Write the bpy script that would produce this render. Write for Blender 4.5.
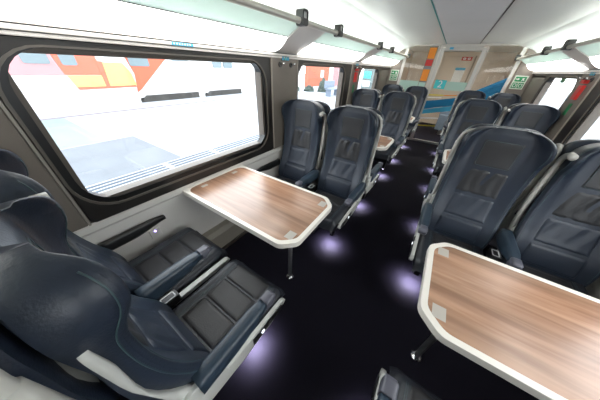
import bpy, bmesh, math, random
from mathutils import Vector, Matrix
random.seed(7)
for o in list(bpy.data.objects): bpy.data.objects.remove(o)
sc = bpy.context.scene
C = sc.collection
PI = math.pi

# ------------------------------------------------------------------ camera, world, exposure
cam_d = bpy.data.cameras.new('camera'); cam = bpy.data.objects.new('camera', cam_d); C.objects.link(cam)
cam_d.sensor_width = 36.0; cam_d.lens = 197.152/600*36.0; cam_d.clip_start = 0.02; cam_d.clip_end = 300
A = [[0.8302435, 0.3408225, -0.4410621], [0.5559709, -0.4497071, 0.6990421], [0.0399005, -0.8255928, -0.5628538]]
M = Matrix(((A[0][0], -A[0][1], -A[0][2], 0.10305), (A[1][0], -A[1][1], -A[1][2], 0.0),
            (A[2][0], -A[2][1], -A[2][2], 1.55413), (0, 0, 0, 1)))
cam.matrix_world = M
sc.camera = cam

world = bpy.data.worlds.new('sky'); sc.world = world; world.use_nodes = True
bg = world.node_tree.nodes['Background']
bg.inputs['Color'].default_value = (0.90, 0.96, 1.0, 1); bg.inputs['Strength'].default_value = 3.2

sc.view_settings.view_transform = 'Standard'; sc.view_settings.look = 'None'
sc.view_settings.gamma = 1; sc.view_settings.use_curve_mapping = False
sc.view_settings.exposure = 0.95
DIFFUSER = 2.8      # emission of the light panels under the racks
COVE_FILL = 2.1          # emission of the cove strips, unseen and added to brighten the ceiling

# ------------------------------------------------------------------ materials
MATS = {}
def mat(name, col, rough=.5, metal=0, spec=.5, noise=None, bump=None, emit=None, coat=0):
    m = bpy.data.materials.new(name); m.use_nodes = True
    nt = m.node_tree; b = nt.nodes['Principled BSDF']
    b.inputs['Base Color'].default_value = (*col, 1); b.inputs['Roughness'].default_value = rough
    b.inputs['Metallic'].default_value = metal; b.inputs['Specular IOR Level'].default_value = spec
    b.inputs['Coat Weight'].default_value = coat
    tc = None
    if noise or bump:
        tc = nt.nodes.new('ShaderNodeTexCoord')
    if noise:
        sc_, amt = noise
        n = nt.nodes.new('ShaderNodeTexNoise'); n.inputs['Scale'].default_value = sc_; n.inputs['Detail'].default_value = 4
        r = nt.nodes.new('ShaderNodeValToRGB')
        r.color_ramp.elements[0].position = .3; r.color_ramp.elements[1].position = .7
        r.color_ramp.elements[0].color = (*[c*(1-amt) for c in col], 1); r.color_ramp.elements[1].color = (*[min(1, c*(1+amt)) for c in col], 1)
        nt.links.new(tc.outputs['Object'], n.inputs['Vector']); nt.links.new(n.outputs['Fac'], r.inputs['Fac'])
        nt.links.new(r.outputs['Color'], b.inputs['Base Color'])
    if bump:
        sc_, st = bump
        n = nt.nodes.new('ShaderNodeTexNoise'); n.inputs['Scale'].default_value = sc_; n.inputs['Detail'].default_value = 3
        bp = nt.nodes.new('ShaderNodeBump'); bp.inputs['Strength'].default_value = st; bp.inputs['Distance'].default_value = .01
        nt.links.new(tc.outputs['Object'], n.inputs['Vector']); nt.links.new(n.outputs['Fac'], bp.inputs['Height'])
        nt.links.new(bp.outputs['Normal'], b.inputs['Normal'])
    if emit:
        b.inputs['Emission Color'].default_value = (*emit[0], 1); b.inputs['Emission Strength'].default_value = emit[1]
    MATS[name] = m
    return m

def glass(name, tint=(1, 1, 1), refl=1.0):
    m = bpy.data.materials.new(name); m.use_nodes = True; nt = m.node_tree; nt.nodes.clear()
    out = nt.nodes.new('ShaderNodeOutputMaterial'); t = nt.nodes.new('ShaderNodeBsdfTransparent'); g = nt.nodes.new('ShaderNodeBsdfGlossy')
    t.inputs['Color'].default_value = (*tint, 1); g.inputs['Roughness'].default_value = .02
    fr = nt.nodes.new('ShaderNodeLayerWeight'); fr.inputs['Blend'].default_value = .5
    pw = nt.nodes.new('ShaderNodeMath'); pw.operation = 'POWER'; pw.inputs[1].default_value = 5
    mu = nt.nodes.new('ShaderNodeMath'); mu.operation = 'MULTIPLY_ADD'; mu.inputs[1].default_value = .8*refl; mu.inputs[2].default_value = .03*refl
    mx = nt.nodes.new('ShaderNodeMixShader')
    nt.links.new(fr.outputs['Facing'], pw.inputs[0]); nt.links.new(pw.outputs[0], mu.inputs[0]); nt.links.new(mu.outputs[0], mx.inputs[0])
    nt.links.new(t.outputs[0], mx.inputs[1]); nt.links.new(g.outputs[0], mx.inputs[2]); nt.links.new(mx.outputs[0], out.inputs[0])
    MATS[name] = m; return m

def frosted(name, col, mixt=.5):
    m = bpy.data.materials.new(name); m.use_nodes = True; nt = m.node_tree; b = nt.nodes['Principled BSDF']
    b.inputs['Base Color'].default_value = (*col, 1); b.inputs['Roughness'].default_value = .15
    t = nt.nodes.new('ShaderNodeBsdfTranslucent'); t.inputs['Color'].default_value = (*col, 1)
    mx = nt.nodes.new('ShaderNodeMixShader'); mx.inputs[0].default_value = mixt
    out = nt.nodes['Material Output']
    nt.links.new(b.outputs[0], mx.inputs[1]); nt.links.new(t.outputs[0], mx.inputs[2]); nt.links.new(mx.outputs[0], out.inputs[0])
    MATS[name] = m; return m

def wood(name):
    m = bpy.data.materials.new(name); m.use_nodes = True; nt = m.node_tree; b = nt.nodes['Principled BSDF']
    tc = nt.nodes.new('ShaderNodeTexCoord'); mp = nt.nodes.new('ShaderNodeMapping')
    mp.inputs['Scale'].default_value = (1.3, 17, 3)
    n = nt.nodes.new('ShaderNodeTexNoise'); n.inputs['Scale'].default_value = 1.6; n.inputs['Detail'].default_value = 6; n.inputs['Distortion'].default_value = .5
    r = nt.nodes.new('ShaderNodeValToRGB'); e = r.color_ramp.elements
    e[0].position = .28; e[0].color = (.23, .108, .058, 1); e[1].position = .74; e[1].color = (.46, .265, .165, 1)
    k = r.color_ramp.elements.new(.5); k.color = (.345, .185, .110, 1)
    # staves of slightly different tone
    mp2 = nt.nodes.new('ShaderNodeMapping'); mp2.inputs['Scale'].default_value = (.5, 9, 1)
    n2 = nt.nodes.new('ShaderNodeTexNoise'); n2.inputs['Scale'].default_value = 1.0; n2.inputs['Detail'].default_value = 0
    mr = nt.nodes.new('ShaderNodeMapRange'); mr.inputs[1].default_value = .3; mr.inputs[2].default_value = .7; mr.inputs[3].default_value = .78; mr.inputs[4].default_value = 1.2
    mx = nt.nodes.new('ShaderNodeMix'); mx.data_type = 'RGBA'; mx.blend_type = 'MULTIPLY'; mx.inputs[0].default_value = 1
    nt.links.new(tc.outputs['Object'], mp.inputs['Vector']); nt.links.new(mp.outputs[0], n.inputs['Vector'])
    nt.links.new(tc.outputs['Object'], mp2.inputs['Vector']); nt.links.new(mp2.outputs[0], n2.inputs['Vector'])
    nt.links.new(n.outputs['Fac'], r.inputs['Fac']); nt.links.new(n2.outputs['Fac'], mr.inputs[0])
    nt.links.new(r.outputs['Color'], mx.inputs[6]); nt.links.new(mr.outputs[0], mx.inputs[7]); nt.links.new(mx.outputs[2], b.inputs['Base Color'])
    b.inputs['Roughness'].default_value = .27; b.inputs['Coat Weight'].default_value = .55; b.inputs['Coat Roughness'].default_value = .28; b.inputs['Coat IOR'].default_value = 1.65
    MATS[name] = m; return m

def carpet(name):
    m = bpy.data.materials.new(name); m.use_nodes = True; nt = m.node_tree; b = nt.nodes['Principled BSDF']
    tc = nt.nodes.new('ShaderNodeTexCoord')
    n = nt.nodes.new('ShaderNodeTexNoise'); n.inputs['Scale'].default_value = 260; n.inputs['Detail'].default_value = 2
    r = nt.nodes.new('ShaderNodeValToRGB'); e = r.color_ramp.elements
    e[0].position = .35; e[0].color = (.0045, .0042, .0085, 1); e[1].position = .80; e[1].color = (.025, .022, .036, 1)
    nt.links.new(tc.outputs['Object'], n.inputs['Vector']); nt.links.new(n.outputs['Fac'], r.inputs['Fac'])
    nt.links.new(r.outputs['Color'], b.inputs['Base Color']); b.inputs['Roughness'].default_value = .75; b.inputs['Specular IOR Level'].default_value = .12
    MATS[name] = m; return m

carpet('floor'); wood('wood')
mat('cream', (.80, .765, .72), .45, noise=(3, .03)); mat('taupe', (.115, .098, .082), .5, noise=(5, .06)); mat('taupe_panel', (.20, .172, .145), .45, noise=(6, .05))
mat('frame_black', (.020, .017, .015), .35); mat('gasket', (.006, .006, .006), .3); mat('pillar_trim', (.34, .31, .27), .45); mat('bead', (.12, .105, .09), .4)
mat('ceiling', (.80, .83, .81), .38, noise=(1.2, .02)); mat('ceiling_mid', (.70, .71, .73), .45, noise=(1.5, .03)); mat('seam', (.06, .40, .40), .4)
mat('rib', (.86, .83, .79), .45); mat('rail', (.66, .63, .56), .32, metal=.25); mat('clip', (.06, .06, .058), .45); mat('clip_light', (.55, .55, .53), .4)
mat('diffuser', (.9, .9, .88), .5, emit=((1.0, .985, .95), DIFFUSER)); mat('cove_fill', (.9, .9, .9), .5, emit=((.94, 1.0, .97), COVE_FILL))
mat('vestibule_lamp', (.9, .9, .9), .5, emit=((1, .95, .88), 14.0)); mat('lip', (.72, .66, .60), .5); mat('black_line', (.02, .02, .02), .5)
frosted('rack_glass', (.87, .95, .925), .55)
glass('pane'); glass('door_glass', (.96, .98, .97), 1.0)
mat('navy', (.019, .027, .044), .38, bump=(160, .10), noise=(7, .12)); mat('charcoal', (.025, .026, .029), .42, bump=(140, .12), noise=(9, .12)); mat('seat_black', (.024, .0235, .0255), .46, bump=(140, .12), noise=(9, .1))
mat('arm_leather_sheen', (.024, .040, .060), .36, bump=(160, .1)); mat('cushion_leather', (.022, .025, .033), .42, bump=(150, .1)); mat('piping', (.04, .075, .085), .4); mat('shell', (.52, .52, .49), .38, noise=(4, .03)); mat('arm_tip', (.10, .10, .125), .4)  # arm leather is the navy with window sheen put into its colour
mat('handle', (.50, .49, .45), .33); mat('plastic_black', (.012, .012, .013), .35); mat('led', (1, 1, 1), .5, emit=((.80, .74, 1.0), 6)); mat('button', (.85, .87, .9), .3, emit=((.85, .9, 1), .8))
mat('violet_led', (.5, .4, 1), .5, emit=((.42, .3, 1), 3)); mat('outline', (.6, .6, .6), .4)
mat('table_edge', (.84, .79, .72), .3); mat('chrome', (.75, .75, .76), .15, metal=1); mat('leg', (.36, .36, .37), .3, metal=.7); mat('sticker', (.47, .43, .38), .5)
mat('metal', (.62, .60, .57), .35, metal=.35); mat('beige', (.66, .55, .45), .45, noise=(3, .04)); mat('beige_dark', (.30, .24, .19), .45)
mat('blue', (.005, .20, .42), .4); mat('blue_light', (.06, .42, .66), .4); mat('turquoise', (.06, .52, .55), .4); mat('white', (.85, .85, .85), .4); mat('yellow', (.75, .62, .06), .45)
mat('orange', (.92, .30, .03), .45); mat('red', (.62, .035, .03), .4); mat('green', (.02, .26, .09), .4); mat('sign_pale', (.66, .72, .62), .45); mat('grey', (.22, .22, .22), .5)
mat('pale_green', (.42, .60, .53), .4)
mat('heater', (.33, .30, .25), .45); mat('heater_dark', (.055, .045, .038), .5)
mat('platform', (.30, .32, .35), .7, noise=(.6, .05)); mat('paver_grey', (.11, .125, .145), .7, noise=(2, .08)); mat('paver_teal', (.15, .195, .195), .7, noise=(2, .06)); mat('paver_mauve', (.16, .145, .165), .7); mat('ridge', (.045, .065, .09), .7)
mat('train_white', (.60, .60, .60), .4); mat('train_red', (.50, .10, .05), .4); mat('train_pink', (.45, .20, .21), .4); mat('train_yellow', (.55, .40, .12), .4); mat('train_window_glare', (.16, .21, .23), .15); mat('train_dark', (.035, .033, .03), .6, noise=(3, .3))  # train windows: dark glass made paler, glare put into the colour
mat('shrub', (.05, .07, .06), .8, noise=(8, .3)); mat('bench', (.16, .20, .26), .5); mat('kiosk', (.42, .12, .07), .6); mat('vest_floor', (.02, .016, .04), .5)

# ------------------------------------------------------------------ mesh helpers
class MB:
    def __init__(s): s.v = []; s.f = []
    def add(s, vs, fs):
        b = len(s.v); s.v += [tuple(p) for p in vs]; s.f += [tuple(i+b for i in f) for f in fs]; return s
    def box(s, x0, x1, y0, y1, z0, z1):
        x0, x1 = sorted((x0, x1)); y0, y1 = sorted((y0, y1)); z0, z1 = sorted((z0, z1))
        return s.add([(x0,y0,z0),(x1,y0,z0),(x1,y1,z0),(x0,y1,z0),(x0,y0,z1),(x1,y0,z1),(x1,y1,z1),(x0,y1,z1)],
                     [(0,3,2,1),(4,5,6,7),(0,1,5,4),(1,2,6,5),(2,3,7,6),(3,0,4,7)])
    def prism(s, pts, a, b, axis='y'):
        """polygon extruded along axis; pts are the other two coordinates in order"""
        def P(p, t):
            return {'x': (t, p[0], p[1]), 'y': (p[0], t, p[1]), 'z': (p[0], p[1], t)}[axis]
        n = len(pts)
        return s.add([P(p, a) for p in pts]+[P(p, b) for p in pts],
                     [tuple(range(n))[::-1], tuple(range(n, 2*n))]+[(i, (i+1) % n, n+(i+1) % n, n+i) for i in range(n)])
    def ring(s, outer, inner, a, b, axis='x'):
        def P(p, t):
            return {'x': (t, p[0], p[1]), 'y': (p[0], t, p[1]), 'z': (p[0], p[1], t)}[axis]
        n = len(outer); vs = [P(p, a) for p in outer]+[P(p, a) for p in inner]+[P(p, b) for p in outer]+[P(p, b) for p in inner]
        fs = []
        for i in range(n):
            j = (i+1) % n
            fs += [(i, j, n+j, n+i), (2*n+i, 3*n+i, 3*n+j, 2*n+j), (i, 2*n+i, 2*n+j, j), (n+i, n+j, 3*n+j, 3*n+i)]
        return s.add(vs, fs)
    def tube(s, pts, r, n=10, caps=True):
        pts = [Vector(p) for p in pts]; k = len(pts); rr = r if isinstance(r, (list, tuple)) else [r]*k
        vs = []; prev = None
        for i, p in enumerate(pts):
            t = (pts[min(i+1, k-1)]-pts[max(i-1, 0)]).normalized()
            if prev is None:
                a = Vector((0, 0, 1)) if abs(t.z) < .9 else Vector((1, 0, 0)); u = t.cross(a).normalized()
            else:
                u = (prev-t*prev.dot(t)).normalized()
            prev = u; w = t.cross(u)
            for q in range(n):
                g = 2*PI*q/n; vs.append(p+(u*math.cos(g)+w*math.sin(g))*rr[i])
        fs = [(i*n+q, i*n+(q+1) % n, (i+1)*n+(q+1) % n, (i+1)*n+q) for i in range(k-1) for q in range(n)]
        if caps: fs += [tuple(range(n))[::-1], tuple(range((k-1)*n, k*n))]
        return s.add(vs, fs)
    def grid(s, rows):
        n = len(rows[0]); vs = [p for r in rows for p in r]
        return s.add(vs, [(i*n+j, i*n+j+1, (i+1)*n+j+1, (i+1)*n+j) for i in range(len(rows)-1) for j in range(n-1)])
    def closed_slab(s, front, back):
        """two grids of the same size (rows of points) joined along their rim"""
        R = len(front); n = len(front[0]); b = R*n
        vs = [p for r in front for p in r]+[p for r in back for p in r]; fs = []
        for i in range(R-1):
            for j in range(n-1):
                q = (i*n+j, i*n+j+1, (i+1)*n+j+1, (i+1)*n+j); fs.append(q); fs.append(tuple(x+b for x in q[::-1]))
        for i in range(R-1):
            for j, fl in ((0, 0), (n-1, 1)):
                q = (i*n+j, (i+1)*n+j, (i+1)*n+j+b, i*n+j+b); fs.append(q if not fl else q[::-1])
        for j in range(n-1):
            for i, fl in ((0, 1), (R-1, 0)):
                q = (i*n+j, i*n+j+1, i*n+j+1+b, i*n+j+b)
                fs.append(q[::-1] if not fl else q)
        return s.add(vs, fs)
    def mesh(s, name, m, smooth=False, bevel=0, seg=2):
        me = bpy.data.meshes.new(name); me.from_pydata(s.v, [], s.f)
        bm = bmesh.new(); bm.from_mesh(me)
        bmesh.ops.recalc_face_normals(bm, faces=bm.faces)
        if bevel:
            bmesh.ops.bevel(bm, geom=[e for e in bm.edges if len(e.link_faces) == 2 and e.calc_face_angle(0) > .5], offset=bevel, segments=seg, profile=.6, affect='EDGES', clamp_overlap=True)
        for f in bm.faces: f.smooth = smooth
        bm.to_mesh(me); bm.free()
        me.materials.append(MATS[m])
        return me
    def obj(s, name, m, parent=None, smooth=False, bevel=0, seg=2, **props):
        o = bpy.data.objects.new(name, s.mesh(name, m, smooth, bevel, seg)); C.objects.link(o)
        if parent: o.parent = parent
        for k, v in props.items(): o[k] = v
        return o

def empty(name, loc=(0, 0, 0), rz=0, **props):
    o = bpy.data.objects.new(name, None); C.objects.link(o); o.location = loc; o.rotation_euler = (0, 0, rz); o.empty_display_size = .05
    for k, v in props.items(): o[k] = v
    return o
def copy_tree(o, parent=None):
    c = o.copy(); C.objects.link(c); c.parent = parent
    for ch in [x for x in o.children]: copy_tree(ch, c)
    return c
def rrect(y0, y1, z0, z1, r, n=6):
    pts = []
    for (cy, cz, a0) in ((y1-r, z1-r, 0), (y0+r, z1-r, PI/2), (y0+r, z0+r, PI), (y1-r, z0+r, 1.5*PI)):
        for i in range(n+1):
            a = a0+PI/2*i/n; pts.append((cy+r*math.cos(a), cz+r*math.sin(a)))
    return pts
def text_obj(name, txt, size, m, mw, parent=None, depth=.0006, align='CENTER'):
    cu = bpy.data.curves.new(name, 'FONT'); cu.body = txt; cu.size = size; cu.extrude = depth; cu.align_x = align; cu.align_y = 'CENTER'; cu.resolution_u = 3
    t = bpy.data.objects.new(name+'_tmp', cu); C.objects.link(t)
    bpy.context.view_layer.update()
    me = bpy.data.meshes.new_from_object(t.evaluated_get(bpy.context.evaluated_depsgraph_get()))
    bpy.data.objects.remove(t); bpy.data.curves.remove(cu)
    me.materials.clear(); me.materials.append(MATS[m]); me.transform(mw)
    o = bpy.data.objects.new(name, me); C.objects.link(o)
    if parent: o.parent = parent
    return o
def face_mat(loc, facing, roll=0):
    """matrix that stands text upright: facing is the direction the reader looks from"""
    z = Vector(facing).normalized(); up = Vector((0, 0, 1)); x = up.cross(z).normalized(); y = z.cross(x)
    m = Matrix((x, y, z)).transposed().to_4x4()
    return Matrix.Translation(loc) @ m @ Matrix.Rotation(roll, 4, 'Z')
def smooth(a, b, x):
    t = max(0, min(1, (x-a)/(b-a))); return t*t*(3-2*t)
def curve_tab(tab, x):
    if x <= tab[0][0]: return tab[0][1]
    if x >= tab[-1][0]: return tab[-1][1]
    for i in range(len(tab)-1):
        if x <= tab[i+1][0]:
            (x0, y0), (x1, y1) = tab[i], tab[i+1]
            xp, yp = tab[max(i-1, 0)]; xn, yn = tab[min(i+2, len(tab)-1)]
            h = x1-x0; m0 = (y1-yp)/(x1-xp); m1 = (yn-y0)/(xn-x0); t = (x-x0)/h
            return (2*t**3-3*t*t+1)*y0+(t**3-2*t*t+t)*h*m0+(-2*t**3+3*t*t)*y1+(t**3-t*t)*h*m1
def lerp_tab(tab, x):
    if x <= tab[0][0]: return tab[0][1]
    for (x0, y0), (x1, y1) in zip(tab, tab[1:]):
        if x <= x1: return y0+(y1-y0)*(x-x0)/(x1-x0)
    return tab[-1][1]

# ------------------------------------------------------------------ shell of the carriage
Y0, Y1 = -2.1, 6.2          # rear wall behind the camera, glazed partition ahead
W = 1.33                    # inner half width
fl = MB(); fl.box(-1.40, 1.40, Y0, 9.4, -.06, 0); fl.obj('floor', 'floor', kind='structure', label='near-black speckled navy aisle floor')

WINS = [(-1.90, -.25), (.065, 1.65), (2.055, 3.60), (4.00, 5.32)]       # outer edges of the window frames along the car
GL = [(-1.86, -.36), (.108, 1.537), (2.095, 3.345), (4.05, 5.21)]
ZF0, ZF1, ZG0, ZG1 = .765, 1.605, .865, 1.572
names = {-1: 'left', 1: 'right'}
wn = 0
for s in (-1, 1):
    xi, xo = s*W, s*(W+.07)
    wl = MB()
    wl.box(xi, xo, Y0, 9.4, ZG1-.02, 2.12); wl.box(xi, xo, Y0, 9.4, .762, ZG0+.02)
    prev = Y0
    for (a, b) in GL:
        wl.box(xi, xo, prev, a+.02, ZG0, ZG1); prev = b-.02
    wl.box(xi, xo, prev, 9.4, ZG0, ZG1)
    wall = wl.obj('wall_'+names[s], 'taupe', kind='structure', label='dark taupe upper side wall with windows, %s of the aisle' % names[s])
    # cream lower panel with ledge
    lo = MB(); lo.prism([(s*1.40, 0), (s*1.335, 0), (s*1.335, .70), (s*1.318, .72), (s*1.318, .757), (s*1.327, .765), (s*1.40, .765)], Y0, Y1, 'y')
    lo.obj('lower_panel', 'cream', wall, label='cream lower wall panel with a ledge')
    for k, (yc, w) in enumerate(((-.10, .15), (1.853, .20), (3.80, .19))):
        p = MB(); p.box(s*(W-.022), s*W, yc-w, yc+w, .77, 1.64)
        p.obj('pillar_panel', 'taupe_panel', wall, bevel=.006)
        for e in (-1, 1):
            q = MB(); q.box(s*(W-.027), s*W, yc+e*(w+.006)-.005, yc+e*(w+.006)+.005, .77, 1.62); q.obj('pillar_trim', 'pillar_trim', wall)
    # cream bands above the windows
    for z0, z1, dx in ((1.604, 1.619, .028), (1.621, 1.638, .036)):
        t = MB(); t.box(s*(W-dx), s*W, Y0, Y1, z0, z1); t.obj('head_band', 'cream', wall, bevel=.004)
    t = MB(); t.box(s*(W-.034), s*W, Y0, Y1, 1.6385, 1.6435); t.obj('joint', 'black_line', wall)
    # heater run along the foot of the wall
    ht = empty('wall_heater', (s*1.29, 2, 0), label='beige heater casing along the foot of the %s wall' % names[s], category='heater'); hiv = Matrix.Translation(-Vector(ht.location))
    for k, (a, b) in enumerate(((-1.1, .55), (.555, 1.15), (1.155, 2.55), (2.555, 3.1), (3.105, 4.5), (4.505, 5.1), (5.105, 6.1))):
        h = MB(); h.prism([(s*1.335, .03), (s*1.24, .03), (s*1.24, .20), (s*1.27, .24), (s*1.335, .24)], a, b, 'y'); o = h.obj('heater_cover', 'heater', ht, bevel=.006); o.matrix_parent_inverse = hiv
    h = MB(); h.box(s*1.335, s*1.225, Y0, 6.1, 0, .03); o = h.obj('heater_plinth', 'heater_dark', ht); o.matrix_parent_inverse = hiv
    for (a, b), (ga, gb) in zip(WINS, GL):
        wn += 1
        r = empty('window_%d' % wn, (xi, (a+b)/2, ZF0), kind='structure')
        def W_(mb, nm, m, **k):
            o = mb.obj(nm, m, None, **k); o.parent = r; o.matrix_parent_inverse = Matrix.Translation(-Vector(r.location)); return o
        f = MB(); n = 7
        f.ring(rrect(a, b, ZF0, ZF1, .03, n), rrect(ga-.035, gb+.035, ZG0-.035, ZG1+.004, .185, n), s*(W-.014), s*(W+.03), 'x')
        W_(f, 'frame', 'frame_black', bevel=.004, seg=1)
        f = MB(); f.ring(rrect(ga-.042, gb+.042, ZG0-.042, ZG1+.010, .19, n), rrect(ga-.030, gb+.030, ZG0-.030, ZG1+.002, .18, n), s*(W-.020), s*(W+.01), 'x'); W_(f, 'bead', 'bead')
        f = MB(); f.ring(rrect(ga-.032, gb+.032, ZG0-.032, ZG1+.003, .18, n), rrect(ga, gb, ZG0, ZG1, .155, n), s*(W-.010), s*(W+.05), 'x'); W_(f, 'gasket', 'gasket')
        f = MB(); f.box(s*(W+.030), s*(W+.036), ga-.02, gb+.02, ZG0-.02, ZG1+.02); W_(f, 'pane', 'pane')

# ceiling
prof = [(1.33, 1.70), (1.31, 1.80), (1.25, 1.89), (1.12, 1.97), (.90, 2.035), (.60, 2.065), (.292, 2.078)]
c = MB()
for s in (-1, 1):
    inn = [(s*x, z) for x, z in prof]; outp = [(s*x, z+.05) for x, z in prof[::-1]]
    c.prism(inn+outp, Y0, Y1+.02, 'y')
ceil = c.obj('ceiling', 'ceiling', kind='structure', smooth=False, label='white curved ceiling either side of a grey centre panel')
c = MB(); c.prism([(-.285, 2.062), (-.27, 2.056), (.27, 2.056), (.285, 2.062), (.285, 2.12), (-.285, 2.12)], Y0, Y1, 'y'); c.obj('centre_panel', 'ceiling_mid', ceil, label='satin grey centre ceiling panel')
for s in (-1, 1):
    c = MB(); c.box(s*.2855, s*.2915, Y0, Y1, 2.054, 2.11); c.obj('ceiling_seam', 'seam' if s < 0 else 'black_line', ceil)
c = MB(); c.box(-1.4, 1.4, Y0-.05, Y0, -.06, 2.2); c.obj('wall_rear', 'cream', kind='structure')

# ------------------------------------------------------------------ luggage racks with light panels, rail and clips
for s in (-1, 1):
    r = empty('luggage_rack', (s*1.3, 0, 1.64), label='%s luggage rack with glowing white panels, frosted glass and a metal rail' % names[s], category='luggage rack')
    inv = Matrix.Translation(-Vector(r.location))
    def R_(mb, nm, m, par=None, **k):
        o = mb.obj(nm, m, None, **k); o.parent = par or r; o.matrix_parent_inverse = inv if not par else (Matrix.Identity(4)); return o
    za = lambda x: 1.643+(1.33-x)*.5286       # underside of the rack
    segs = [(Y0+.02, -.30), (.10, 1.66), (2.05, 3.61), (3.99, 6.15)]
    ribs = [(-.30, .10), (1.66, 2.05), (3.61, 3.99)]
    for a, b in segs:
        d = MB(); dp = []
        for i in range(9):
            t_ = i/8; x = 1.311-.169*t_; dp.append((s*x, za(x)-.004-.030*math.sin(PI*t_)**.8))
        d.prism(dp+[(s*1.142, za(1.142)+.012), (s*1.311, za(1.311)+.012)], a, b, 'y'); R_(d, 'light_panel', 'diffuser', label='white glowing light panel')
        d = MB(); d.prism([(s*1.326, za(1.326)), (s*1.311, za(1.311)-.012), (s*1.311, za(1.311)+.01), (s*1.326, za(1.326)+.01)], a, b, 'y'); R_(d, 'lip', 'lip')
        d = MB(); d.prism([(s*1.138, za(1.138)), (s*.985, za(.985)), (s*.985, za(.985)+.008), (s*1.138, za(1.138)+.008)], a, b, 'y'); R_(d, 'glass_shelf', 'rack_glass', label='frosted pale green glass shelf')
        d = MB(); d.box(s*1.1425, s*1.1385, a, b, za(1.14)-.002, za(1.14)+.012); R_(d, 'joint', 'black_line')
        d = MB(); d.prism([(s*1.27, za(1.27)+.05), (s*1.17, za(1.17)+.03), (s*1.17, za(1.17)+.04), (s*1.27, za(1.27)+.06)], a, b, 'y'); R_(d, 'cove_fill_strip', 'cove_fill')  # unseen strip above the rack, added to throw light up at the ceiling
    for a, b in ribs:
        d = MB(); pts = []
        for i in range(9):
            t = i/8; x = 1.33-.35*t; pts.append((s*x, za(x)-.004-.006*math.sin(PI*t)))
        pts += [(s*.98, za(.98)+.012), (s*1.33, za(1.33)+.03)]
        d.prism(pts, a, b, 'y'); R_(d, 'rib', 'rib', bevel=.003, seg=1)
    d = MB(); d.tube([(s*.965, Y0+.02, 1.822), (s*.965, Y1-.01, 1.822)], .0185, 14); R_(d, 'rail', 'rail', smooth=True)
    for yc in (-.42, .0, 1.60, 2.23, 3.68, 4.42, 6.12):
        d = MB(); d.ring(rrect(yc-.036, yc+.036, 1.795, 1.885, .016, 3), rrect(yc-.025, yc+.025, 1.836, 1.874, .008, 3), s*.93, s*.995, 'x')
        o = R_(d, 'rail_clip', 'clip', bevel=.004, seg=1)
        d = MB(); d.box(s*.940, s*.985, yc-.024, yc+.024, 1.837, 1.873)
        p = d.obj('clip_inset', 'clip_light', None); p.parent = o

# ------------------------------------------------------------------ end partition, door, vestibule
we = MB()
for s in (-1, 1):
    we.box(s*1.06, s*1.33, Y1-.01, Y1+.03, 0, 1.66)
    we.prism([(s*1.06, 1.66), (s*1.33, 1.66), (s*1.33, 1.78), (s*1.25, 1.9), (s*1.06, 2.0)], Y1-.01, Y1+.03, 'y')
wall_end = we.obj('wall_end', 'taupe_panel', kind='structure', label='taupe end wall wings beside the glazed partition')
pt = MB()
for x0, x1 in ((-1.07, -1.015), (-.405, -.365), (.455, .475), (.985, 1.04)): pt.box(x0, x1, Y1-.03, Y1+.03, 0, 2.05)
pt.box(-1.07, 1.04, Y1-.03, Y1+.03, 2.03, 2.075)
part = pt.obj('trim_1', 'metal', kind='structure', label='pale metal posts and head rail of the glazed partition')
for x0, x1 in ((-1.015, -.405), (.475, .985)):
    g = MB(); g.box(x0, x1, Y1-.004, Y1+.004, .02, 2.03); g.obj('glass_panel', 'door_glass', part)
    g = MB(); g.box(x0, x1, Y1-.02, Y1+.02, 0, .10); g.obj('kick_rail', 'metal', part)
door = empty('door_1', (.05, Y1, 0), kind='structure', label='sliding glass door to the vestibule with a blue stripe and class number')
dinv = Matrix.Translation(-Vector(door.location))
def D_(mb, nm, m, **k):
    o = mb.obj(nm, m, None, **k); o.parent = door; o.matrix_parent_inverse = dinv; return o
d = MB(); d.box(-.355, -.285, Y1-.022, Y1+.022, 0, 2.0); D_(d, 'stile', 'metal', bevel=.004)
d = MB(); d.box(.375, .445, Y1-.022, Y1+.022, 0, 2.0); D_(d, 'stile', 'metal', bevel=.004)
d = MB(); d.box(-.285, .375, Y1-.022, Y1+.022, 1.945, 2.025); D_(d, 'head_rail', 'metal', bevel=.004)
d = MB(); d.box(-.285, .375, Y1-.022, Y1+.022, 0, .05); D_(d, 'threshold', 'metal', bevel=.004)
d = MB(); d.box(-.285, .375, Y1-.004, Y1+.004, .05, 1.945); D_(d, 'glass', 'door_glass')
yd = Y1-.0055
def decal(pts, m, nm, y=yd):
    q = MB(); q.prism(pts, y, y-.0012, 'y'); return D_(q, nm, m)
decal([(-.245, 1.235), (-.02, 1.235), (-.02, 1.412), (-.245, 1.412)], 'turquoise', 'class_sticker')
o = text_obj('class_numeral', '2', .20, 'white', face_mat((-.132, yd-.002, 1.323), (0, -1, 0)), None); o.parent = door; o.matrix_parent_inverse = dinv
decal([(-.01, 1.22), (.37, 1.22), (.37, 1.39), (-.01, 1.39)], 'pale_green', 'notice_strip')
decal([(-.285, 1.085), (.02, 1.10), (.02, 1.125), (-.285, 1.11)], 'yellow', 'yellow_stripe')
decal([(.03, 1.10), (.375, 1.13), (.375, 1.15), (.03, 1.12)], 'orange', 'stripe')
decal([(-.285, 1.03), (.0, 1.05), (.0, 1.07), (-.285, 1.055)], 'white', 'stripe')
decal([(-.285, .78), (.375, .95), (.375, 1.11), (-.10, 1.0), (-.285, .97)], 'blue', 'blue_stripe')
decal([(-.285, .67), (.375, .83), (.375, .94), (-.285, .77)], 'blue_light', 'blue_stripe')
decal([(-.285, .555), (.10, .60), (.10, .635), (-.285, .595)], 'white', 'stripe')
decal([(-.285, .38), (.10, .42), (.10, .445), (-.285, .41)], 'yellow', 'yellow_stripe')
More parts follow.
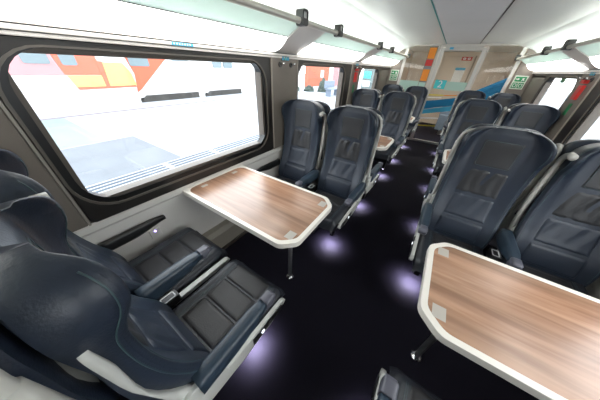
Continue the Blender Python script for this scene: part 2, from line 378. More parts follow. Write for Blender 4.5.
decal([(-.20, 1.968), (-.13, 1.968), (-.13, 2.005), (-.20, 2.005)], 'blue_light', 'info_sticker', Y1-.0225)
def pdecal(pts, m, nm):
    q = MB(); q.prism(pts, yd, yd-.0012, 'y'); return q.obj(nm, m, part)
pdecal([(.475, .6), (.985, .6), (.985, 1.52), (.475, 1.19)], 'blue', 'blue_wedge')
for k in range(3):
    pdecal([(.60+k*.1, 1.20+k*.06), (.985, 1.27+k*.075), (.985, 1.285+k*.075), (.60+k*.1, 1.215+k*.06)], 'blue_light', 'wedge_line')
# notices on the left glass
nb = empty('notice_panel', (-.5, Y1-.006, 1.63), label='tall strip of orange and red notices on the partition glass left of the door', category='notice panel')
ninv = Matrix.Translation(-Vector(nb.location))
for nm, m, x0, x1, z0, z1, dy in (('backing', 'grey', -.585, -.425, 1.20, 2.02, 0), ('notice', 'orange', -.575, -.435, 1.80, 2.0, .002), ('notice', 'red', -.575, -.435, 1.665, 1.785, .002), ('notice', 'orange', -.575, -.435, 1.37, 1.60, .002), ('notice', 'pale_green', -.575, -.435, 1.22, 1.34, .002)):
    q = MB(); q.box(x0, x1, yd-.002-dy, yd-dy, z0, z1); o = q.obj(nm, m, None); o.parent = nb; o.matrix_parent_inverse = ninv
pdecal([(-1.01, 1.12), (-.59, 1.12), (-.59, 1.36), (-1.01, 1.36)], 'pale_green', 'notice_strip')
# exit signs
for s in (-1, 1):
    x0, x1 = (-1.285, -1.095) if s < 0 else (1.085, 1.285)
    e = empty('exit_sign', ((x0+x1)/2, Y1-.011, 1.45), label='green and white emergency exit sign on the %s end wall' % names[s], category='sign')
    iv = Matrix.Translation(-Vector(e.location))
    def E_(mb, nm, m):
        o = mb.obj(nm, m, None); o.parent = e; o.matrix_parent_inverse = iv; return o
    q = MB(); q.box(x0, x1, Y1-.014, Y1-.010, 1.335, 1.565); E_(q, 'plate', 'sign_pale')
    h = (x1-x0)
    for a, b, c_, d_ in ((.10, .90, .56, .92), (.08, .47, .08, .48), (.53, .92, .08, .48)):
        q = MB(); q.box(x0+a*h, x0+b*h, Y1-.016, Y1-.013, 1.335+c_*.23, 1.335+d_*.23); E_(q, 'field', 'green')
    q = MB(); cx = x0+.30*h; cz = 1.335+.74*.23
    q.prism([(cx-.03, cz-.006), (cx+.0, cz-.006), (cx, cz-.02), (cx+.026, cz), (cx, cz+.02), (cx, cz+.006), (cx-.03, cz+.006)], Y1-.018, Y1-.0155, 'y'); E_(q, 'arrow', 'white')
    q = MB(); cx = x0+.68*h; q.prism([(cx-.018, cz-.03), (cx-.006, cz-.03), (cx+.006, cz-.008), (cx+.02, cz-.03), (cx+.03, cz-.024), (cx+.012, cz+.006), (cx+.024, cz+.012), (cx+.02, cz+.018), (cx-.002, cz+.020), (cx-.018, cz+.008), (cx-.012, cz+.002), (cx-.004, cz+.008)], Y1-.018, Y1-.0155, 'y'); E_(q, 'running_figure', 'white')
    for k, xx in enumerate((.275, .725)):
        q = MB(); cx = x0+xx*h; cz2 = 1.335+.28*.23; q.ring(rrect(cx-.026, cx+.026, cz2-.030, cz2+.030, .012, 3), rrect(cx-.018, cx+.018, cz2-.022, cz2+.022, .008, 3), Y1-.018, Y1-.0155, 'y'); E_(q, 'pictogram', 'white')

# vestibule behind the glass
VY = 8.9
wv = MB(); wv.box(-1.4, -.42, VY, VY+.06, 0, 2.12); wv.box(.42, 1.4, VY, VY+.06, 0, 2.12); wv.box(-.42, .42, VY, VY+.06, 0, 2.12)
wallv = wv.obj('wall_vestibule', 'beige', kind='structure', label='beige vestibule wall seen through the glass')
for s in (-1, 1):
    q = MB(); q.box(s*1.315, s*1.33, Y1+.03, VY, 0, 2.1); q.obj('side_lining', 'beige', wallv)
q = MB(); q.box(-1.33, 1.33, Y1+.02, VY, 2.09, 2.13); q.obj('vestibule_ceiling', 'ceiling', wallv)
for x0, x1, z0, z1 in ((-.38, .38, .02, 1.98), (.46, 1.25, 1.02, 1.90), (.46, 1.25, .05, 1.0), (-1.25, -.46, .05, 1.95)):
    q = MB(); q.box(x0, x1, VY-.02, VY, z0, z1); q.obj('cabinet_panel', 'beige', wallv, bevel=.008)
q = MB(); q.box(.40, .44, VY-.025, VY, 0, 2.0); q.obj('panel_gap', 'beige_dark', wallv)
q = MB(); q.box(-1.0, 1.0, 6.32, 6.58, 2.078, 2.089); q.obj('ceiling_lamp', 'vestibule_lamp', wallv, label='lit vestibule ceiling lamp')
for nm, m, x0, x1, z0, z1, lab in (('paper_notice', 'white', .02, .28, 1.32, 1.70, 'white paper notice on the beige vestibule wall'), ('warning_sign', 'red', .08, .34, 1.88, 1.97, 'small red warning sign high on the beige vestibule panel'),):
    e = empty(nm, ((x0+x1)/2, VY-.02, z0), label=lab, category='notice' if m == 'white' else 'sign'); iv = Matrix.Translation(-Vector(e.location))
    q = MB(); q.box(x0, x1, VY-.026, VY-.021, z0, z1); o = q.obj('sheet', m, None); o.parent = e; o.matrix_parent_inverse = iv
    if m == 'red':
        for xx in (.12, .23):
            q = MB(); q.ring(rrect(xx, xx+.07, 1.90, 1.95, .015, 3), rrect(xx+.02, xx+.05, 1.915, 1.935, .006, 3), VY-.029, VY-.0255, 'y'); o = q.obj('symbol', 'white', None); o.parent = e; o.matrix_parent_inverse = iv
    else:
        q = MB(); q.box(x0, x1, VY-.029, VY-.0255, z1-.07, z1); o = q.obj('notice_header', 'blue_light', None); o.parent = e; o.matrix_parent_inverse = iv
e = empty('folding_seat', (.22, 7.35, 0), label='grey-blue folding seat in the vestibule behind the glass door', category='seat')
for nm, b_, m in (('backrest', (.09, .45, 7.36, 7.42, .50, .80), 'bench'), ('cushion', (.10, .44, 7.28, 7.355, .14, .56), 'bench'), ('post', (.23, .31, 7.36, 7.44, 0, .52), 'metal')):
    q = MB(); q.box(*b_); o = q.obj(nm, m, None, bevel=.02); o.parent = e; o.matrix_parent_inverse = Matrix.Translation(-Vector(e.location))

# ------------------------------------------------------------------ seats
ctab = [(.40, .085), (.50, .078), (.60, .046), (.68, .006), (.80, -.034), (.90, -.052), (1.0, -.062), (1.1, -.071), (1.18, -.074), (1.272, -.078)]
btab = [(.40, .008), (.55, .012), (.70, .014), (.85, .018), (.95, .021), (1.03, .028), (1.08, .040), (1.13, .070), (1.17, .080), (1.21, .079), (1.25, .062), (1.272, .030)]
ttab = [(.40, .075), (.60, .09), (.80, .085), (1.0, .056), (1.1, .052), (1.2, .052), (1.272, .046)]
ZB, ZT = .40, 1.272
def hw(z):
    w = lerp_tab([(.40, .205), (.55, .218), (.90, .222), (1.05, .226), (1.15, .230)], z)
    if z > 1.13:
        t = (z-1.13)/(ZT-1.13); w = w-.135*(1-math.sqrt(max(0, 1-t**2.7)))
    return w
def front_v(u, z):
    w = hw(z); s = abs(u)/w
    b = curve_tab(btab, z)
    v = curve_tab(ctab, z)+b*smooth(lerp_tab([(.98, .56), (1.12, .66)], z), .94, s)
    v -= .014*smooth(.945, 1.0, s)**2
    if z > 1.22: v -= .010*smooth(1.22, ZT, z)**2
    return max(v, -.112)
def back_v(u, z):
    return max(-.125, curve_tab(ctab, z)-curve_tab(ttab, z))+.006*smooth(.9, 1, abs(u)/hw(z))
def zrows(a, b, n): return [a+(b-a)*i/n for i in range(n+1)]
US = [-1, -.993, -.98, -.96, -.94, -.9, -.86, -.8, -.73, -.66, -.58, -.5, -.35, -.18, 0, .18, .35, .5, .58, .66, .73, .8, .86, .9, .94, .96, .98, .993, 1]
def backrest_mesh():
    zs = zrows(ZB, 1.0, 15)+[1.03, 1.06, 1.09, 1.12, 1.14, 1.16, 1.18, 1.195, 1.21, 1.2225, 1.235, 1.247, 1.256, 1.263, 1.268, ZT]
    m = MB(); m.closed_slab([[(t*hw(z), front_v(t*hw(z), z), z) for t in US] for z in zs], [[(t*hw(z), back_v(t*hw(z), z), z) for t in US] for z in zs])
    return m
def panel_mesh(z0, z1, w, proud=.010, fold=0, taper=0, seed=0):
    rnd = random.Random(seed); ph = [rnd.uniform(0, 6) for _ in range(4)]
    nu, nz = 22, 14; fr = []; bk = []
    for i in range(nz+1):
        tz = i/nz; z = z0+(z1-z0)*tz; r1 = []; r2 = []
        for j in range(nu+1):
            tu = -1+2*j/nu; u = tu*(w-taper*(1-tz))
            e = min(1, (1-abs(tu))*w/.014, tz*(z1-z0)/.014, (1-tz)*(z1-z0)/.014); e = math.sqrt(max(0, e*(2-e)))
            d = proud*e
            if fold: d += fold*e*(math.sin(u*95+ph[0]+2.2*math.sin(tz*3+ph[1]))*.6+math.sin(u*52+tz*5+ph[2])*.6)*(.35+.65*tz)
            b = front_v(u, z)
            r1.append((u, b-.004+d, z)); r2.append((u, b-.012, z))
        fr.append(r1); bk.append(r2)
    m = MB(); m.closed_slab(fr, bk); return m
def shell_mesh():
    zs = zrows(.30, 1.0, 12)+[1.03, 1.06, 1.08, 1.095, 1.105]
    us = [-1, -.96, -.9, -.7, -.35, 0, .35, .7, .9, .96, 1]
    fr = []; bk = []
    for z in zs:
        w = lerp_tab([(.30, .19), (.45, .222), (.6, .236), (1.075, .238), (1.095, .232), (1.105, .222)], z)
        va = min(back_v(0, max(z, ZB))+.034, .03); vb = lerp_tab([(.30, -.02), (.5, -.06), (.7, -.098), (.9, -.124), (1.10, -.125)], z)
        va = max(va, vb+.012)
        fr.append([(t*w, va, z) for t in us]); bk.append([(t*w, vb+.02*smooth(.7, 1, abs(t)), z) for t in us])
    m = MB(); m.closed_slab(fr, bk); return m
def cushion_mesh():
    nu, nv = 18, 22; top = []; bot = []
    def zt(u, v):
        s = abs(u)/.215; z = .452+.012*smooth(.25, .50, v)
        z += .010*smooth(.55, .85, s)-.030*smooth(.86, 1, s)**1.6
        z -= .075*smooth(.475, .548, v)**2.2
        return z
    vs = [.05+(.548-.05)*(1-(1-i/nv)**1.5) for i in range(nv+1)]
    us = [math.sin(PI/2*(-1+2*j/nu))*.216 for j in range(nu+1)]
    for v in vs:
        sq = 1-.05*smooth(.44, .535, v)
        top.append([(u*sq, v, zt(u, v)) for u in us]); bot.append([(u*sq*.96, min(v, .515), .345+.02*smooth(.3, .53, v)) for u in us])
    m = MB(); m.closed_slab(top, bot); return m, zt
def pad_mesh(v0, v1, zt, w=.136):
    nu, nv = 16, 10; fr = []; bk = []
    for i in range(nv+1):
        tv = i/nv; v = v0+(v1-v0)*tv; a = []; b = []
        for j in range(nu+1):
            tu = -1+2*j/nu; u = tu*w
            e = min(1, (1-abs(tu))*w/.014, tv*(v1-v0)/.014, (1-tv)*(v1-v0)/.014); e = math.sqrt(max(0, e*(2-e)))
            a.append((u, v, zt(u, v)-.002+.007*e)); b.append((u, v, zt(u, v)-.012))
        fr.append(a); bk.append(b)
    m = MB(); m.closed_slab(fr, bk); return m
_mc = {}
def part(key, name, parent, builder, m, smooth=True, label=None, **k):
    if key not in _mc: _mc[key] = builder().mesh(name, m, smooth, **k)
    o = bpy.data.objects.new(name, _mc[key]); C.objects.link(o); o.parent = parent
    if label: o['label'] = label
    return o
def arm_mesh(u0, u1, v0, v1, z1, h=.06, droop=.0):
    def f():
        m = MB(); n = 12; fr = []
        uc, hu = (u0+u1)/2, (u1-u0)/2
        for i in range(n+1):
            t = i/n; v = v0+(v1-v0)*t; k = 1-.25*smooth(.75, 1, t)
            zt_ = z1-droop*(1-t)**2*1.0-.012*smooth(.8, 1, t); zb = z1-h*(1-.45*smooth(.4, 1, t))-droop*(1-t)**2
            fr.append([(uc+hu*k*a, v, (zt_+zb)/2+(zt_-zb)/2*b) for a, b in ((-1, -.6), (-.8, -1), (.8, -1), (1, -.6), (1, .55), (.85, .9), (.5, 1), (-.5, 1), (-.85, .9), (-1, .55))])
        b0 = 0; vs = [p for r in fr for p in r]; q = 10
        m.add(vs, [(i*q+j, i*q+(j+1) % q, (i+1)*q+(j+1) % q, (i+1)*q+j) for i in range(n) for j in range(q)]+[tuple(range(q)), tuple(range(n*q, n*q+q))])
        return m
    return f
def bz(*b): return lambda: MB().box(*b)
def mk_seat(kind, s, fwd):
    """kind: aisle / window; s: +1 when the aisle lies towards local +x. The seat faces local +y."""
    K = kind+str(s)
    t = empty('train_seat')
    cm, zt = cushion_mesh()
    cu = part('cushion', 'cushion', t, lambda: cm, 'cushion_leather')
    for k, (a, b) in enumerate(((.095, .2385), (.2395, .3785), (.3795, .50))): part('pad%d' % k, 'cushion_pad', cu, lambda: pad_mesh(a, b, zt), 'seat_black')
    for e in (-.150, -.142, .142, .150):
        part('cst%g' % e, 'stitching', cu, lambda: MB().tube([(e, v, zt(e, v)+.0004) for v in [.09+.44*k/22 for k in range(23)]], .0011, 5), 'piping')
    b = part('back', 'backrest', t, backrest_mesh, 'navy')
    part('headpad', 'headrest_pad', b, lambda: panel_mesh(1.005, 1.205, .112, .005, 0, .006), 'charcoal', label='charcoal headrest pad')
    part('fold', 'back_pad', b, lambda: panel_mesh(.805, .995, .118, .007, .0055, -.012, 3), 'charcoal', label='gathered charcoal leather panel')
    part('fold2', 'back_pad', b, lambda: panel_mesh(.625, .797, .130, .008, .0026, -.006, 5), 'navy')
    part('lumb', 'lumbar_pad', b, lambda: panel_mesh(.47, .615, .140, .010, 0, -.004), 'navy')
    for e in (-1, 1):
        def pipe():
            zs = zrows(.48, 1.20, 30); return MB().tube([(e*.90*hw(z), front_v(e*.90*hw(z), z)-.0003, z) for z in zs], .0018, 6)
        part('pipe%d' % e, 'piping', b, pipe, 'piping')
        def pipe2():
            zs = zrows(.46, 1.24, 60); return MB().tube([(e*(hw(z)+.0012), front_v(e*hw(z), z)-.009, z) for z in zs], .0020, 6)
        part('pipeo%d' % e, 'piping', b, pipe2, 'piping')
    # stitched line around the headrest pad
    def stitch():
        pts = [(-.085, 1.19), (-.096, 1.175), (-.092, 1.03), (-.082, 1.02), (.082, 1.02), (.092, 1.03), (.096, 1.175), (.085, 1.19), (-.085, 1.19)]
        return MB().tube([(u, front_v(u, z)+.0018, z) for u, z in pts], .0013, 5)
    part('stitch', 'stitching', b, stitch, 'piping')
    part('shell', 'back_shell', t, shell_mesh, 'shell', label='light grey back shell')
    # grab handle on the aisle-side edge: bent forward on window seats, inward on aisle seats that face the table ahead
    if kind == 'window':
        def hand():
            p = [(s*.236, -.040, .62), (s*.246, -.070, .80), (s*.250, -.084, .98), (s*.250, -.086, 1.10), (s*.250, -.080, 1.15), (s*.249, -.062, 1.178), (s*.247, -.04, 1.188), (s*.243, -.012, 1.186)]
            return MB().tube(p, [.013, .014, .015, .0155, .0155, .0155, .0155, .0155], 10)
        h = part('hand'+K, 'grab_handle', t, hand, 'handle', label='pale grab handle')
        part('grip'+K, 'grip', h, lambda: MB().tube([(s*.246, -.035, 1.189), (s*.242, -.002, 1.186)], .019, 12), 'handle')
    elif not fwd:
        def hand():
            p = [(s*.234, -.070, .70), (s*.240, -.088, .84), (s*.243, -.096, .98), (s*.243, -.097, 1.10), (s*.241, -.097, 1.165), (s*.230, -.097, 1.205), (s*.205, -.097, 1.228), (s*.165, -.097, 1.24)]
            return MB().tube(p, [.011, .012, .0125, .0125, .0125, .0125, .0125, .0125], 10)
        h = part('hand'+K, 'grab_handle', t, hand, 'handle', label='pale grab handle')
        part('grip'+K, 'grip', h, lambda: MB().tube([(s*.2425, -.0975, 1.02), (s*.242, -.0975, 1.15)], .0150, 12), 'handle')
    if kind == 'aisle':
        a = part('arm'+K, 'armrest', t, arm_mesh(min(s*.204, s*.268), max(s*.204, s*.268), -.01, .345, .645, .095), 'arm_leather_sheen', bevel=0)
        part('armtip'+K, 'armrest_tip', a, arm_mesh(min(s*.210, s*.264), max(s*.210, s*.264), .335, .400, .641, .062), 'arm_tip')
        a = part('marm'+K, 'armrest', t, arm_mesh(min(-s*.234, -s*.300), max(-s*.234, -s*.300), .02, .345, .645, .095), 'arm_leather_sheen')
        part('marmtip'+K, 'armrest_tip', a, arm_mesh(min(-s*.242, -s*.294), max(-s*.242, -s*.294), .335, .400, .641, .062), 'arm_tip')
        part('armpivot'+K, 'armrest_bracket', t, lambda: MB().prism([(-.085, .50), (.04, .44), (.10, .47), (.075, .56), (.03, .61), (-.03, .62), (-.09, .60)], s*.228, s*.252, 'x'), 'shell', smooth=False, bevel=.006)
        # skirt along the aisle side of the cushion
        def skirt():
            m = MB(); m.prism([(-.10, .50), (-.02, .395), (.16, .372), (.36, .372), (.47, .395), (.497, .425), (.47, .452), (.30, .458), (.06, .475), (-.02, .56)], s*.222, s*.246, 'x'); return m
        sk = part('skirt'+K, 'side_skirt', t, skirt, 'shell', smooth=False, bevel=.006, label='light grey side skirt')
        part('ctrl'+K, 'control_panel', sk, lambda: MB().prism([(.235, .392), (.45, .397), (.47, .415), (.45, .440), (.235, .447)], s*.240, s*.250, 'x'), 'plastic_black', smooth=False, bevel=.002)
        part('btn'+K, 'button', sk, lambda: MB().tube([(s*.249, .30, .420), (s*.2535, .30, .420)], .0115, 16), 'button', label='round white recline button')
        part('sock'+K, 'socket', sk, lambda: MB().ring(rrect(.375, .42, .405, .435, .006, 3), rrect(.382, .413, .411, .429, .004, 3), s*.249, s*.2525, 'x'), 'plastic_black', smooth=False)
        l = part('led'+K, 'floor_light', t, bz(min(s*.113, s*.143), max(s*.113, s*.143), .295, .325, .135, .1395), 'led', smooth=False)
        part('ledb'+K, 'added_light_bracket', t, bz(min(s*.108, s*.148), max(s*.108, s*.148), .29, .33, .1395, .36), 'plastic_black', smooth=False)  # bracket added to hold the lamp low for a tighter pool
        la = bpy.data.lights.new('floor_light_beam', 'SPOT') if 'spot' not in _mc else _mc['spot']
        if 'spot' not in _mc:
            la.energy = 12; la.color = (.86, .81, 1.0); la.spot_size = math.radians(140); la.spot_blend = 1.0; la.shadow_soft_size = .03; _mc['spot'] = la
        lo = bpy.data.objects.new('floor_light_beam', la); C.objects.link(lo); lo.parent = t; lo.location = (s*.128, .31, .130); lo.rotation_euler = (0, 0, 0)
        part('beam'+K, 'support_beam', t, bz(-.20, .20, .14, .24, .22, .345), 'plastic_black', smooth=False, bevel=.01)
        part('pedestal'+K, 'pedestal', t, lambda: MB().prism([(.06, 0), (.30, 0), (.26, .05), (.24, .23), (.13, .23), (.11, .05)], -s*.19, -s*.10, 'x'), 'plastic_black', smooth=False, bevel=.01)
        # frame rail and power socket between the two seats
        part('mid'+K, 'frame_rail', t, lambda: MB().prism([(.08, .40), (.49, .40), (.51, .415), (.49, .43), (.08, .43)], -s*.250, -s*.284, 'x'), 'shell', smooth=False, bevel=.004)
        so = part('psock'+K, 'power_socket', t, bz(min(-s*.238, -s*.296), max(-s*.238, -s*.296), .06, .16, .42, .475), 'plastic_black', smooth=False, bevel=.006)
        part('psockr'+K, 'socket_outline', so, lambda: MB().ring(rrect(min(-s*.245, -s*.289), max(-s*.245, -s*.289), .075, .147, .008, 3), rrect(min(-s*.251, -s*.283), max(-s*.251, -s*.283), .081, .141, .006, 3), .474, .4775, 'z'), 'outline', smooth=False)
    else:
        a = part('warm'+K, 'armrest', t, arm_mesh(min(-s*.228, -s*.268), max(-s*.228, -s*.258), .03, .40, .635, .07), 'plastic_black')
        part('beam'+K, 'support_beam', t, bz(-.23, .23, .14, .24, .22, .345), 'plastic_black', smooth=False, bevel=.01)
        part('wbr'+K, 'wall_bracket', t, bz(min(-s*.20, -s*.26), max(-s*.20, -s*.26), .10, .30, .25, .36), 'plastic_black', smooth=False, bevel=.01)
    return t

PITCH = 2.0; TY = .872
XA, XW = .522, 1.056
protos = {}
def seat(side, kind, y0, fwd, label, group):
    s = (1 if side < 0 else -1)*(1 if fwd else -1)
    if (kind, s, fwd) not in protos:
        t = mk_seat(kind, s, fwd); protos[(kind, s, fwd)] = t
    else:
        t = copy_tree(protos[(kind, s, fwd)])
    t.location = (side*(XA if kind == 'aisle' else XW), y0, 0); t.rotation_euler = (0, 0, 0 if fwd else PI)
    t['label'] = label; t['category'] = 'seat'; t['group'] = group
    return t
for side in (-1, 1):
    nm = names[side]
    for bay in range(3):
        yc = TY+bay*PITCH
        tb = ['nearest', 'second', 'farthest'][bay]+' '+nm+' table'
        for kind in ('aisle', 'window'):
            seat(side, kind, yc-.872, True, 'dark leather %s seat facing away, on the near side of the %s' % (kind, tb), 'leather seats')
            seat(side, kind, yc+.872, False, 'dark leather %s seat facing the camera behind the %s' % (kind, tb), 'leather seats')
for kind in ('aisle', 'window'):
    seat(-1, kind, -.256, False, 'grey-shelled %s seat back to back with the nearest left seats' % kind, 'leather seats')

# ------------------------------------------------------------------ tables
def table_poly(s, inset=0):
    g, xw, ch, yh = .307+inset, 1.316-inset*.6, .080, .294-inset
    c = ch-inset*.41
    rc = []
    for x, y in ((g+c, -yh), (g, -yh+c), (g, yh-c), (g+c, yh), (xw, yh), (xw, -yh)): rc.append((s*x, y))
    # soften the aisle corners
    out = []
    n = len(rc)
    for i, p in enumerate(rc):
        if i < 4:
            a, b = Vector(rc[i-1]), Vector(rc[(i+1) % n]); p = Vector(p); d = .028
            pa = p+(a-p).normalized()*d; pb = p+(b-p).normalized()*d
            for k in range(5):
                t = k/4; out.append(tuple((1-t)**2*pa+2*t*(1-t)*p+t*t*pb))
        elif inset:
            a, b = Vector(rc[i-1]), Vector(rc[(i+1) % n]); p = Vector(p); d = .07
            pa = p+(a-p).normalized()*d; pb = p+(b-p).normalized()*d
            for k in range(5):
                t = k/4; out.append(tuple((1-t)**2*pa+2*t*(1-t)*p+t*t*pb))
        else:
            out += [tuple(p)]*5 if False else [tuple(Vector(p)+(Vector(rc[i-1])-Vector(p)).normalized()*.004*(2-k)/2 if k < 2 else Vector(p)+(Vector(rc[(i+1) % n])-Vector(p)).normalized()*.004*(k-2)/2) for k in range(5)]
    return out
def mk_table(s):
    t = empty('bay_table')
    MB().ring(table_poly(s), table_poly(s, .027), .704, .7405, 'z').obj('edge_rim', 'table_edge', t, bevel=.004, seg=2, label='cream rim')
    MB().prism(table_poly(s, .0268), .706, .7395, 'z').obj('tabletop', 'wood', t, label='brown wood-grain tabletop')
    MB().tube([(s*.515, 0, .012), (s*.515, 0, .705)], .0165, 16).obj('leg', 'leg', t, smooth=True)
    MB().tube([(s*.515, 0, 0), (s*.515, 0, .010), (s*.515, 0, .016), (s*.515, 0, .022)], [.034, .034, .028, .020], 18).obj('foot', 'chrome', t, smooth=False, label='chrome floor flange')
    MB().prism([(s*1.316, .60), (s*1.10, .685), (s*1.10, .704), (s*1.316, .704)], -.02, .02, 'y').obj('wall_bracket', 'table_edge', t)
    MB().box(s*.48, s*.60, -.05, .05, .692, .705).obj('top_plate', 'leg', t)
    for y in (-1, 1):
        m = MB(); m.box(s*.352, s*.402, y*.195-.032, y*.195+.032, .7396, .7404); m.obj('sticker', 'sticker', t, label='pale square sticker')
        m = MB(); m.box(s*1.235, s*1.265, y*.15-.025, y*.15+.025, .7396, .7404); m.obj('sticker', 'sticker', t)
    return t
for side in (-1, 1):
    proto = mk_table(side)
    for bay in range(3):
        t = proto if bay == 0 else copy_tree(proto)
        t.location = (0, TY+bay*PITCH, 0)
        t['label'] = '%s wood-grain table with cream rim on the %s side of the aisle' % (['nearest', 'second', 'farthest'][bay], names[side]); t['category'] = 'table'; t['group'] = 'bay tables'
        # origin at the foot of the table
        off = Vector((side*.515, 0, 0)); t.location = t.location+off
        for ch in t.children: ch.matrix_parent_inverse = Matrix.Translation(-off)

# ------------------------------------------------------------------ small wall fittings
def fitting(name, label, cat, loc): return empty(name, loc, label=label, category=cat)
xs = W-.022
for side in (-1, 1):
    nm = names[side]
    for yc, lab in ((1.853, 'first'), (3.80, 'second')):
        sg = fitting('seat_number_sign', 'small blue seat number sign on the %s %s wall pillar' % (lab, nm), 'sign', (side*xs, yc, 1.60))
        iv = Matrix.Translation(-Vector(sg.location))
        q = MB(); q.box(side*(xs-.004), side*xs, yc-.065, yc+.055, 1.585, 1.625); o = q.obj('plate', 'taupe', None); o.parent = sg; o.matrix_parent_inverse = iv
        for k, (a, b, m) in enumerate(((-.06, -.03, 'blue_light'), (-.02, .01, 'turquoise'), (.015, .05, 'blue_light'))):
            q = MB(); q.box(side*(xs-.006), side*(xs-.0035), yc+a, yc+b, 1.59, 1.62); o = q.obj('pictogram', m, None); o.parent = sg; o.matrix_parent_inverse = iv
        for e in (-1, 1):
            y = yc+e*.085
            pos = 'nearer' if e < 0 else 'farther'
            hk = fitting('coat_hook', '%s chrome coat hook on the %s %s wall pillar' % (pos, lab, nm), 'hook', (side*xs, y, 1.55)); hk['group'] = 'coat hooks'
            iv = Matrix.Translation(-Vector(hk.location))
            q = MB(); q.tube([(side*xs, y, 1.555), (side*(xs-.008), y, 1.555)], .022, 16); o = q.obj('rosette', 'clip', None, smooth=False); o.parent = hk; o.matrix_parent_inverse = iv
            q = MB(); q.tube([(side*(xs-.006), y, 1.56), (side*(xs-.03), y, 1.553), (side*(xs-.044), y, 1.556), (side*(xs-.048), y, 1.572)], [.008, .007, .008, .010], 8); o = q.obj('prong', 'chrome', None, smooth=True); o.parent = hk; o.matrix_parent_inverse = iv
    yc = 3.80
    hb = fitting('emergency_hammer', 'red emergency hammer holder with green label on the second %s pillar' % nm, 'hammer', (side*xs, yc, 1.28)); iv = Matrix.Translation(-Vector(hb.location))
    for nm2, m, y0, y1, z0, z1, dx in (('holder', 'red', -.06, .03, 1.36, 1.50, .03), ('hammer_head', 'red', -.05, .03, 1.515, 1.55, .04), ('instruction_plate', 'sign_pale', .045, .11, 1.36, 1.50, .004), ('green_label', 'green', -.05, .03, 1.20, 1.32, .004)):
        q = MB(); q.box(side*(xs-dx), side*xs, yc+y0, yc+y1, z0, z1); o = q.obj(nm2, m, None, bevel=.003 if dx > .01 else 0); o.parent = hb; o.matrix_parent_inverse = iv
st = fitting('window_sticker', 'small blue sticker with white marks on the band above the nearest left window', 'sticker', (-(W-.036), .83, 1.63)); iv = Matrix.Translation(-Vector(st.location))
q = MB(); q.box(-(W-.0365), -(W-.0345), .775, .905, 1.622, 1.637); o = q.obj('backing', 'blue_light', None); o.parent = st; o.matrix_parent_inverse = iv
for k in range(7):
    q = MB(); q.box(-(W-.0375), -(W-.036), .785+k*.016, .793+k*.016, 1.626, 1.634); o = q.obj('mark', 'white', None); o.parent = st; o.matrix_parent_inverse = iv
for side, y, lab in ((-1, .315, 'left'),):
    wl = fitting('wall_socket_light', 'small violet glowing wall socket light beside the nearest left window seat', 'socket', (side*1.335, y, .52)); iv = Matrix.Translation(-Vector(wl.location))
    q = MB(); q.box(side*1.325, side*1.335, y-.035, y+.035, .465, .535); o = q.obj('plate', 'cream', None, bevel=.003); o.parent = wl; o.matrix_parent_inverse = iv
    q = MB(); q.tube([(side*1.325, y, .52), (side*1.321, y, .52)], .006, 10); o = q.obj('lamp', 'violet_led', None); o.parent = wl; o.matrix_parent_inverse = iv
q = MB(); q.box(4.86-4.86+1.362, 1.3645, 4.62, 4.78, 1.50, 1.555); o = q.obj('pane_sticker', 'green'); o['label'] = 'small green sticker at the top of the farthest right window'; o['category'] = 'sticker'

# ------------------------------------------------------------------ outside: platforms, the train opposite, station furniture
PZ = -.20
for s in (-1, 1):
    q = MB(); q.box(s*1.62, s*(11.86 if s < 0 else 14), -30, 60, PZ-.9, PZ); pf = q.obj('platform_'+names[s], 'platform', kind='structure', label='sunlit pale station platform outside the %s windows' % names[s])
    if s < 0:
        q = MB(); q.box(-6.6, -4.25, -6, 2.0, PZ, PZ+.004); q.obj('paving', 'paver_grey', pf)
        q = MB(); q.box(-10.2, -6.65, -6, 1.45, PZ, PZ+.004); q.obj('paving', 'paver_teal', pf)
        q = MB(); q.box(-10.45, -10.25, -30, 60, PZ, PZ+.012); q.obj('platform_edge', 'paver_mauve', pf)
        for y0, y1 in ((-8, 1.55), (1.65, 2.6), (2.7, 5.2), (5.3, 14)):
            q = MB()
            for k in range(8): q.box(-3.30-k*.118, -3.36-k*.118, y0, y1, PZ, PZ+.006)
            q.obj('tactile_strip', 'ridge', pf, kind='stuff')
q = MB(); q.box(-60, 60, -60, 80, -1.3, -1.1); q.obj('ground', 'grey', kind='structure')
tr = empty('passenger_train', (-12.6, 2, -1.1), label='white train with red and yellow livery across the left platform', category='train'); iv = Matrix.Translation(-Vector(tr.location))
def T_(mb, nm, m, **k):
    o = mb.obj(nm, m, None, **k); o.parent = tr; o.matrix_parent_inverse = iv; return o
q = MB(); q.prism([(-12.0, -.02), (-11.95, .5), (-12.0, 2.3), (-12.25, 3.0), (-12.9, 3.4), (-14.2, 3.4), (-14.9, 2.9), (-15, 0)], -22, 17, 'y'); T_(q, 'body', 'train_white')
XT = -11.93
def P_(nm, m, pts, x=XT, t=.02):
    q = MB(); q.prism(pts, x, x-.09, 'x'); T_(q, nm, m)
P_('livery_panel', 'train_pink', [(-6, .92), (2.35, .92), (2.2, 1.75), (-6, 1.75)])
P_('livery_panel', 'train_red', [(2.35, .92), (3.55, .92), (3.4, 1.9), (2.2, 1.9)])
P_('livery_panel', 'train_yellow', [(2.5, .52), (4.55, .52), (4.5, 1.0), (4.3, 1.35), (3.6, 1.35), (3.6, .90), (2.4, .90)])
P_('livery_panel', 'train_red', [(2.55, .42), (4.55, .45), (4.5, .515), (2.5, .515)])
P_('livery_stripe', 'train_red', [(3.42, .50), (3.56, .50), (3.62, 1.38), (3.42, 1.38)], XT+.01)
P_('livery_panel', 'train_red', [(4.5, .23), (4.7, .35), (6.35, 1.72), (6.2, 1.9), (4.4, 1.9), (4.62, .95)])
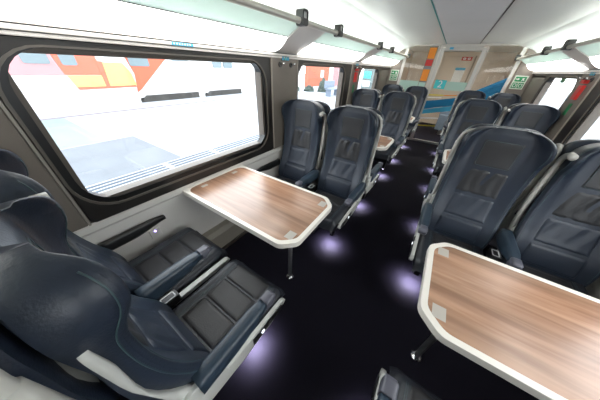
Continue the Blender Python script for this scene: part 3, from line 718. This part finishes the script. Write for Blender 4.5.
for a, b, z0, z1 in ((1.5, 2.15, 1.25, 1.75), (2.42, 2.85, 1.22, 1.8), (4.55, 5.35, 1.24, 1.8), (6.45, 7.3, 1.5, 1.8), (8.8, 9.4, 1.25, 1.8), (9.55, 10.2, 1.25, 1.8), (-1, .9, 1.3, 1.8)):
    q = MB(); q.prism(rrect(a, b, z0, z1, .06, 3), XT+.02, XT-.08, 'x'); T_(q, 'window', 'train_window_glare')
for a, b in ((4.6, 7.5), (8.1, 10.7), (13, 15.8), (-8, -5)):
    q = MB(); q.prism([(a, -1.0), (b, -1.0), (b, .07), (a+.2, .07), (a, -.1)], XT+.06, XT-.3, 'x'); T_(q, 'bogie', 'train_dark')
kb = empty('station_kiosk', (-13, 26, PZ), label='orange-red building across the platform seen through the second left window', category='building'); iv = Matrix.Translation(-Vector(kb.location))
for nm, m, b_ in (('wall', 'kiosk', (-15.2, -11.95, 24, 28, PZ-.9, 3.6)), ('wall', 'train_white', (-11.95, -11.45, 24, 28, PZ-.9, 3.6)), ('wall', 'train_pink', (-11.45, -10.85, 24, 28, PZ-.9, 3.6)), ('roof', 'train_white', (-15.4, -10.6, 23.7, 28.3, 3.6, 3.8)), ('window', 'train_white', (-13.0, -12.6, 23.94, 24, .5, 1.2))):
    q = MB(); q.box(*b_); o = q.obj(nm, m, None); o.parent = kb; o.matrix_parent_inverse = iv
def blob(name, loc, rx, ry, rz, label):
    bm = bmesh.new(); bmesh.ops.create_icosphere(bm, subdivisions=3, radius=1)
    rnd = random.Random(hash(name) % 7+int(loc[1]*10))
    for v in bm.verts:
        k = 1+rnd.uniform(-.16, .16); v.co = Vector((v.co.x*rx*k, v.co.y*ry*k, max(-.0, v.co.z*rz*k)))
    me = bpy.data.meshes.new(name); bm.to_mesh(me); bm.free(); me.materials.append(MATS['shrub'])
    o = bpy.data.objects.new(name, me); C.objects.link(o); o.location = loc; o['label'] = label; o['category'] = 'shrub'; o['group'] = 'platform shrubs'
    return o
for x, y, rz, lab in ((-10.7, 15.6, .38, 'low dark shrub leftmost in the second left window'), (-9.72, 16.15, .42, 'low dark shrub in the middle of the second left window'), (-8.75, 16.75, .95, 'tall dark shrub beside the orange-red building')): blob('shrub', (x, y, PZ), .42, .36, rz, lab)
for k, (x, y) in enumerate(((-7.0, 15.0), (-7.0, 17.2))):
    e = empty('platform_bench', (x, y, PZ), label='%s blue-grey platform bench outside the second left window' % ('nearer', 'farther')[k], category='bench'); e['group'] = 'platform benches'
    for nm, b_ in (('seat', (-.25, .25, -.8, .8, .42, .48)), ('backrest', (-.32, -.26, -.8, .8, .5, .95)), ('leg', (-.2, .2, -.7, -.62, 0, .42)), ('leg', (-.2, .2, .62, .7, 0, .42))):
        MB().box(*b_).obj(nm, 'bench', e, bevel=.01)
lp = empty('lamp_post', (-9.6, 14.6, PZ), label='thin white lamp post on the platform in the second left window', category='lamp post')
MB().tube([(0, 0, 0), (0, 0, 4.2)], .06, 10).obj('pole', 'train_white', lp, smooth=True); MB().tube([(0, 0, 4.2), (.9, 0, 4.4)], .05, 8).obj('arm', 'train_white', lp, smooth=True)
rb = empty('station_building', (16, 10, PZ), label='pale station building beyond the right-hand platform', category='building'); iv = Matrix.Translation(-Vector(rb.location))
q = MB(); q.box(14, 18, -20, 45, PZ-.9, 2.6); o = q.obj('wall', 'train_white', None); o.parent = rb; o.matrix_parent_inverse = iv
q = MB(); q.box(13.4, 18.4, -20.4, 45.4, 2.6, 2.8); o = q.obj('roof', 'rib', None); o.parent = rb; o.matrix_parent_inverse = iv

vm = empty('ticket_machine', (-7.4, 24, PZ), label='pale teal ticket machine on the platform in the farthest left window', category='machine')
MB().box(-.5, .5, -.3, .3, 0, 1.75).obj('body', 'paver_teal', vm, bevel=.04); MB().box(-.36, .36, -.33, -.29, .95, 1.55).obj('screen', 'turquoise', vm); MB().box(-.40, .40, -.32, -.29, .2, .75).obj('panel', 'train_white', vm)
